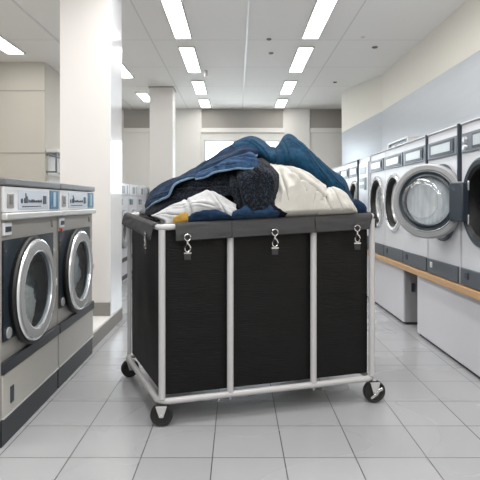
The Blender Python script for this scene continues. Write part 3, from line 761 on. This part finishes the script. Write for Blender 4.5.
# teal towel over the top and down to the right
garment('towel', 'teal blue towel draped over the top of the heap and down to the right', 'towel', [
    [(236,156,2.76),(250,154,2.74),(262,159,2.72),(273,165,2.70),(285,167,2.68),(299,170,2.67),(314,181,2.68),(329,191,2.70),(342,198,2.72),(350,210,2.76)],
    [(234,152,2.75),(248,148,2.72),(261,152,2.70),(274,158,2.68),(286,157,2.66),(300,160,2.65),(314,171,2.66),(329,182,2.68),(343,191,2.71),(352,207,2.76)],
    [(233,147,2.78),(247,141,2.77),(261,145,2.76),(275,153,2.75),(286,144,2.73),(300,149,2.72),(314,161,2.71),(329,173,2.72),(343,184,2.74),(352,202,2.78)],
    [(234,145,2.86),(248,138,2.86),(262,142,2.86),(276,150,2.85),(288,136,2.84),(300,142,2.82),(313,156,2.80),(328,169,2.79),(342,181,2.79),(351,199,2.80)],
    [(236,152,2.96),(250,146,2.97),(263,149,2.98),(276,156,2.99),(288,146,2.98),(299,152,2.96),(311,165,2.93),(325,178,2.90),(337,189,2.87),(347,203,2.84)],
    [(240,190,3.05),(252,186,3.08),(263,187,3.10),(275,190,3.12),(286,186,3.12),(296,190,3.10),(306,196,3.06),(318,201,3.0),(330,205,2.94),(340,212,2.88)]],
    M['teal'], folds=(5, 2.2, .007), lump=.006, seed=3, nu=130, nv=70, creases=((.33,.62,.37,0,.014,.014),(.5,.5,.76,.2,.010,.012),(.62,.5,.92,.2,.009,.010),(.08,.45,.32,.12,.010,.012),(.42,.45,.5,.05,.009,.010)), thick=.014, fine=.0008)
# jeans from the left lobe up to the top
garment('jeans', 'blue denim jeans lying along the upper left slope of the heap', 'clothing', [
    [(146,211,2.705),(152,205,2.645),(161,201,2.595),(169,196,2.565),(175,186,2.555),(188,180,2.585),(206,175,2.625),(225,166,2.645),(243,158,2.665),(258,156,2.685)],
    [(146,211,2.735),(151,202,2.695),(160,195,2.655),(170,189,2.625),(178,182,2.615),(191,177,2.625),(206,170,2.645),(225,160,2.665),(243,151,2.685),(257,150,2.705)],
    [(146,207,2.80),(151,197,2.78),(160,189,2.75),(170,183,2.74),(180,179,2.73),(192,173,2.74),(207,165,2.75),(225,154,2.77),(243,146,2.79),(256,145,2.80)],
    [(147,205,2.86),(152,194,2.86),(162,184,2.85),(173,181,2.85),(183,177,2.84),(195,170,2.84),(208,162,2.85),(225,151,2.86),(242,143,2.87),(254,143,2.88)],
    [(150,212,2.98),(156,204,3.0),(166,197,3.02),(177,194,3.03),(187,191,3.03),(199,186,3.04),(212,181,3.04),(228,174,3.04),(243,168,3.04),(254,166,3.04)]],
    M['denim'], folds=(7, 2.0, .008), lump=.006, seed=11, creases=((.15,.6,.52,.28,.011,.012),(.35,.55,.78,.22,.011,.012),(.6,.6,.97,.35,.010,.011),(.05,.35,.36,.08,.010,.011),(.3,.3,.62,.06,.010,.010)), thick=.010, seam=.0058)
# dark inside of the jeans leg opening, laid in as its own cloth
garment('shirt', 'dark navy lining inside the leg opening at the left end of the jeans', 'clothing', [
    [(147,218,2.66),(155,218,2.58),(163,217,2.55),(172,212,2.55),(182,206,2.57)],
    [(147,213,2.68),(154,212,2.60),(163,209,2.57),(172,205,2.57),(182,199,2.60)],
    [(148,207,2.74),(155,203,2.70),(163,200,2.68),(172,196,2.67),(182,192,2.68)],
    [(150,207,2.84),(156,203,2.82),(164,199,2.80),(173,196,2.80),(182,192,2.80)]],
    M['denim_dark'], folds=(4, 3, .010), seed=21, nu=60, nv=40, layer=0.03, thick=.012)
# denim flap with pale hem
garment('denim_jacket', 'faded denim jacket flap with pale hem pointing right, mid heap', 'clothing', [
    [(196,180,2.565),(208,176,2.545),(222,171,2.530),(238,169,2.520),(252,169,2.525),(258,166,2.545)],
    [(197,177,2.580),(209,172,2.560),(223,167,2.545),(238,164,2.535),(250,161,2.540),(257,161,2.560)],
    [(199,174,2.630),(210,169,2.610),(224,163,2.600),(238,158,2.590),(249,154,2.600),(254,155,2.620)],
    [(202,174,2.74),(212,169,2.73),(225,164,2.72),(238,159,2.71),(248,156,2.71),(252,157,2.72)]],
    M['denim_light'], folds=(3.5, 2.5, .008), lump=.005, seed=31, nu=80, nv=40, creases=((.1,.6,.6,.3,.008,.009),(.4,.8,.9,.4,.008,.009)), thick=.009, seam=.0054)
# charcoal towels
garment('towel', 'charcoal terry towel rolled along the left below the jeans', 'towel', [
    [(168,212,2.60),(180,207,2.575),(194,203,2.56),(210,199,2.55),(226,196,2.55),(244,194,2.56)],
    [(169,205,2.610),(181,199,2.585),(195,194,2.570),(210,190,2.560),(226,186,2.560),(244,184,2.570)],
    [(171,197,2.640),(182,189,2.620),(196,184,2.605),(211,180,2.600),(227,176,2.600),(245,173,2.610)],
    [(173,190,2.700),(184,182,2.680),(198,177,2.670),(212,173,2.670),(228,169,2.670),(246,166,2.670)],
    [(175,190,2.790),(186,184,2.790),(199,180,2.790),(213,176,2.790),(229,172,2.790),(246,170,2.790)]],
    M['charcoal'], folds=(6, 2.2, .010), lump=.009, seed=41, creases=((.05,.55,.6,.33,.010,.013),(.35,.8,.9,.5,.010,.012),(.5,.35,.95,.18,.008,.010)), layer=0.036, thick=.014, fine=.002)
garment('towel', 'rounded charcoal terry towel bulging at the centre of the heap', 'towel', [
    [(238,214,2.57),(247,216,2.54),(257,216,2.535),(268,214,2.55),(278,210,2.60)],
    [(236,205,2.545),(245,206,2.505),(257,206,2.495),(269,203,2.52),(278,199,2.59)],
    [(232,192,2.545),(243,190,2.495),(257,190,2.48),(270,189,2.51),(279,188,2.59)],
    [(229,183,2.565),(243,176,2.52),(257,174,2.505),(269,175,2.53),(277,179,2.60)],
    [(232,174,2.62),(247,167,2.60),(258,163,2.60),(267,165,2.61),(274,171,2.65)],
    [(236,171,2.74),(249,165,2.75),(258,161,2.76),(266,163,2.76),(272,169,2.76)]],
    M['charcoal'], folds=(2.2, 2.2, .010), lump=.010, seed=52, nu=90, nv=80, creases=((.1,.75,.25,.2,.012,.014),(.3,.7,.75,.45,.009,.012)), layer=0.036, thick=.014, fine=.0025)
# white cloth, left
garment('sheet', 'greyish white sheet spilling over the left front rim', 'sheet', [
    [(151,233,2.52),(160,234,2.475),(172,234,2.465),(186,231,2.475),(200,227,2.485),(214,227,2.49),(227,231,2.495),(236,232,2.50)],
    [(150,221,2.54),(160,220,2.485),(172,219,2.465),(186,213,2.465),(200,209,2.47),(214,210,2.475),(227,213,2.48),(236,217,2.49)],
    [(151,218,2.56),(161,215,2.51),(173,210,2.485),(186,206,2.475),(200,201,2.475),(214,201,2.48),(227,206,2.49),(236,211,2.50)],
    [(152,217,2.60),(163,212,2.56),(175,205,2.53),(187,201,2.52),(200,194,2.52),(212,193,2.52),(225,199,2.53),(235,205,2.54)],
    [(155,219,2.66),(165,214,2.64),(177,208,2.62),(189,203,2.61),(201,199,2.61),(212,198,2.61),(224,203,2.61),(233,208,2.61)]],
    M['white_grey'], folds=(3.2, 4.5, .008), lump=.005, seed=61, creases=((.2,.62,.7,.36,.009,.010),(.42,.8,.5,.15,.009,.010),(.65,.85,.86,.2,.010,.010),(.1,.5,.4,.25,.007,.008)), layer=0.016, thick=.007)
garment('cloth', 'small mustard yellow cloth poking out at the front rim', 'cloth', [
    [(172,236,2.452),(178,236,2.45),(184,236,2.45),(189,236,2.455)],
    [(173,220,2.45),(178,219,2.445),(184,218,2.445),(188,218,2.45)],
    [(176,217,2.462),(180,215,2.456),(185,213,2.456),(188,213,2.46)],
    [(178,216,2.50),(181,214,2.50),(186,212,2.50),(189,212,2.50)]],
    M['yellow'], folds=(3, 2, .004), lump=.003, seed=71, nu=40, nv=30, thick=.006)
garment('jeans', 'dark blue denim bunched at the front rim under the white sheet', 'clothing', [
    [(184,236,2.465),(196,236,2.465),(210,235,2.47),(224,235,2.475),(236,235,2.48)],
    [(184,220,2.458),(196,218,2.455),(210,217,2.458),(224,218,2.466),(236,221,2.475)],
    [(187,216,2.468),(198,213,2.462),(211,211,2.464),(224,214,2.472),(234,218,2.48)],
    [(190,214,2.52),(200,211,2.52),(212,210,2.52),(224,212,2.52),(233,216,2.52)]],
    M['denim'], folds=(5, 2, .006), lump=.005, seed=81, nu=70, nv=36, thick=.008)
garment('shirt', 'light blue denim shirt at the front rim below the round charcoal towel', 'clothing', [
    [(232,236,2.485),(244,236,2.485),(256,235,2.49),(268,234,2.50),(282,233,2.515)],
    [(232,215,2.478),(244,212,2.475),(256,211,2.478),(268,211,2.488),(282,214,2.51)],
    [(235,212,2.488),(245,208,2.482),(256,206,2.484),(267,207,2.494),(279,212,2.515)],
    [(237,211,2.54),(246,207,2.54),(256,205,2.54),(266,206,2.54),(277,211,2.55)]],
    M['denim_light'], folds=(4, 2, .006), lump=.005, seed=91, nu=70, nv=36, thick=.008)
garment('shirt', 'dark navy cloth wedge between the round charcoal towel and white trousers', 'clothing', [
    [(262,231,2.525),(270,231,2.525),(278,231,2.53),(288,231,2.54)],
    [(262,213,2.53),(270,212,2.522),(278,213,2.528),(288,217,2.54)],
    [(264,207,2.55),(271,206,2.545),(278,208,2.548),(287,214,2.555)],
    [(266,206,2.62),(272,205,2.62),(278,207,2.62),(286,213,2.62)]],
    M['denim_dark'], folds=(3, 2, .006), seed=95, nu=50, nv=36, layer=0.004, thick=.008)
# white trousers, right
garment('trousers', 'white trousers falling from under the teal towel to the front rim', 'clothing', [
    [(279,232,2.545),(288,231,2.55),(298,230,2.555),(308,230,2.565),(317,229,2.58),(327,228,2.60)],
    [(276,214,2.53),(287,213,2.525),(298,211,2.53),(308,210,2.545),(317,209,2.57),(326,209,2.60)],
    [(275,203,2.545),(286,201,2.53),(298,199,2.53),(309,198,2.545),(318,197,2.58),(326,199,2.615)],
    [(275,190,2.575),(285,189,2.555),(297,188,2.55),(309,188,2.565),(318,188,2.60),(326,191,2.635)],
    [(273,177,2.61),(283,177,2.595),(296,177,2.59),(308,179,2.60),(317,182,2.63),(325,187,2.66)],
    [(270,166,2.65),(282,167,2.64),(296,170,2.64),(307,174,2.65),(316,180,2.67),(324,186,2.70)],
    [(270,163,2.74),(282,164,2.74),(296,167,2.74),(306,172,2.75),(315,178,2.76),(322,184,2.77)]],
    M['white_cloth'], folds=(2.2, 1.4, .007), lump=.006, seed=104, nu=110, nv=90, creases=((.26,.84,.6,.46,.016,.014),(.17,.76,.26,.15,.014,.012),(.37,.70,.95,.37,.016,.014),(.57,.48,.52,.04,.014,.013),(.07,.96,.8,.66,.010,.010),(.76,.44,.70,.03,.013,.012),(.38,.4,.36,.05,.010,.010)), layer=0.012, thick=.006)
garment('shirt', 'white shirt puffed over the right front rim beside the trousers', 'clothing', [
    [(319,229,2.60),(329,228,2.61),(340,227,2.63),(350,227,2.65),(358,227,2.68)],
    [(319,210,2.605),(329,208,2.60),(340,207,2.615),(350,209,2.64),(357,213,2.68)],
    [(320,200,2.625),(329,197,2.62),(339,197,2.635),(348,202,2.66),(356,210,2.69)],
    [(322,192,2.66),(330,188,2.66),(338,189,2.67),(346,196,2.69),(354,207,2.71)],
    [(324,191,2.73),(331,188,2.74),(338,190,2.75),(345,197,2.75),(351,208,2.75)]],
    M['white_cloth'], folds=(2.2, 1.8, .007), lump=.005, seed=118, nu=80, nv=70, creases=((.05,.7,.3,.25,.012,.012),(.3,.75,.6,.2,.011,.012),(.55,.7,.85,.3,.010,.010)), thick=.006)
garment('jeans', 'blue denim end tucked into the right front corner of the cart', 'clothing', [
    [(346,229,2.70),(354,228,2.71),(361,227,2.725),(366,227,2.74)],
    [(348,210,2.69),(355,206,2.69),(362,207,2.70),(367,212,2.73)],
    [(349,203,2.72),(355,200,2.725),(361,203,2.735),(365,209,2.75)],
    [(350,203,2.80),(354,201,2.80),(359,204,2.79),(362,209,2.78)]],
    M['denim'], folds=(3, 2, .005), lump=.004, seed=131, nu=40, nv=34, thick=.008)

# clothes inside the steel washers
def drum_cloth(name, label, m, c, r, seed):
    mb = MB()
    def fn(i, j):
        a, b = i * 2 * PI, -PI / 2 + j * PI
        d = Vector((math.cos(a) * math.cos(b), math.sin(a) * math.cos(b), math.sin(b)))
        k = 1 + .35 * noise.noise(d * 2.2 + Vector((seed, 0, 0))) + .16 * noise.noise(d * 6 + Vector((0, seed, 0)))
        return Vector((d.x * r[0], d.y * r[1], d.z * r[2])) * k
    mb.grid(fn, 60, 34, wrap=True)
    bmesh.ops.remove_doubles(mb.bm, verts=mb.bm.verts[:], dist=.0004)
    o = mb.build(name, m, smooth=180); o.location = c
    tag(o, label, 'clothing', 'washing inside the steel washers'); return o
drum_cloth('cloth', 'white cloth pressed against the door glass of the nearest steel washer', M['white_cloth'], (-1.002, 2.56, .50), (.03, .085, .095), 3)
drum_cloth('shirt', 'dark slate clothes in the drum of the nearest steel washer', M['slate_cloth'], (-1.05, 2.61, .57), (.055, .12, .13), 5)
drum_cloth('sheet', 'pale grey washing in the drum of the second steel washer', M['white_grey'], (-1.03, 3.33, .59), (.05, .13, .15), 8)

# ------------------------------------------------------------------ light
w = bpy.data.worlds.new('sky'); bpy.context.scene.world = w; w.use_nodes = True
bgn = w.node_tree.nodes['Background']; bgn.inputs[0].default_value = (.95, .98, 1.0, 1); bgn.inputs[1].default_value = 9.0
def ceiling_lamp_light(x, y, sx, sy, e):
    l = bpy.data.lights.new('ceiling_lamp_light', 'AREA'); l.shape = 'RECTANGLE'; l.size = sx; l.size_y = sy; l.energy = e; l.color = (1, .985, .96)
    o = bpy.data.objects.new('ceiling_lamp_light', l); C.objects.link(o); o.location = (x, y, CZ - .03)
for x in (-.585, .80):
    for y in (3.7, 2.1, .5, -1.1): ceiling_lamp_light(x, y, .165, 1.2, 26)
for y in (3.7, 1.5): ceiling_lamp_light(-2.66, y, .2, 1.1, 22)

cam = bpy.data.cameras.new('camera'); co = bpy.data.objects.new('camera', cam); C.objects.link(co)
co.location = (0, 0, 1.0); co.rotation_euler = (PI / 2, 0, 0)
cam.sensor_width = 36; cam.lens = 36 * F / 480
cam.shift_x = (240 - 237) / 480; cam.shift_y = -(240 - 202) / 480
cam.clip_start = .05
sc = bpy.context.scene; sc.camera = co
sc.view_settings.view_transform = 'Standard'; sc.view_settings.look = 'None'
sc.view_settings.gamma = 1; sc.view_settings.use_curve_mapping = False
sc.view_settings.exposure = -0.25
sc.cycles.use_denoising = True
sc.cycles.max_bounces = 10; sc.cycles.transparent_max_bounces = 16
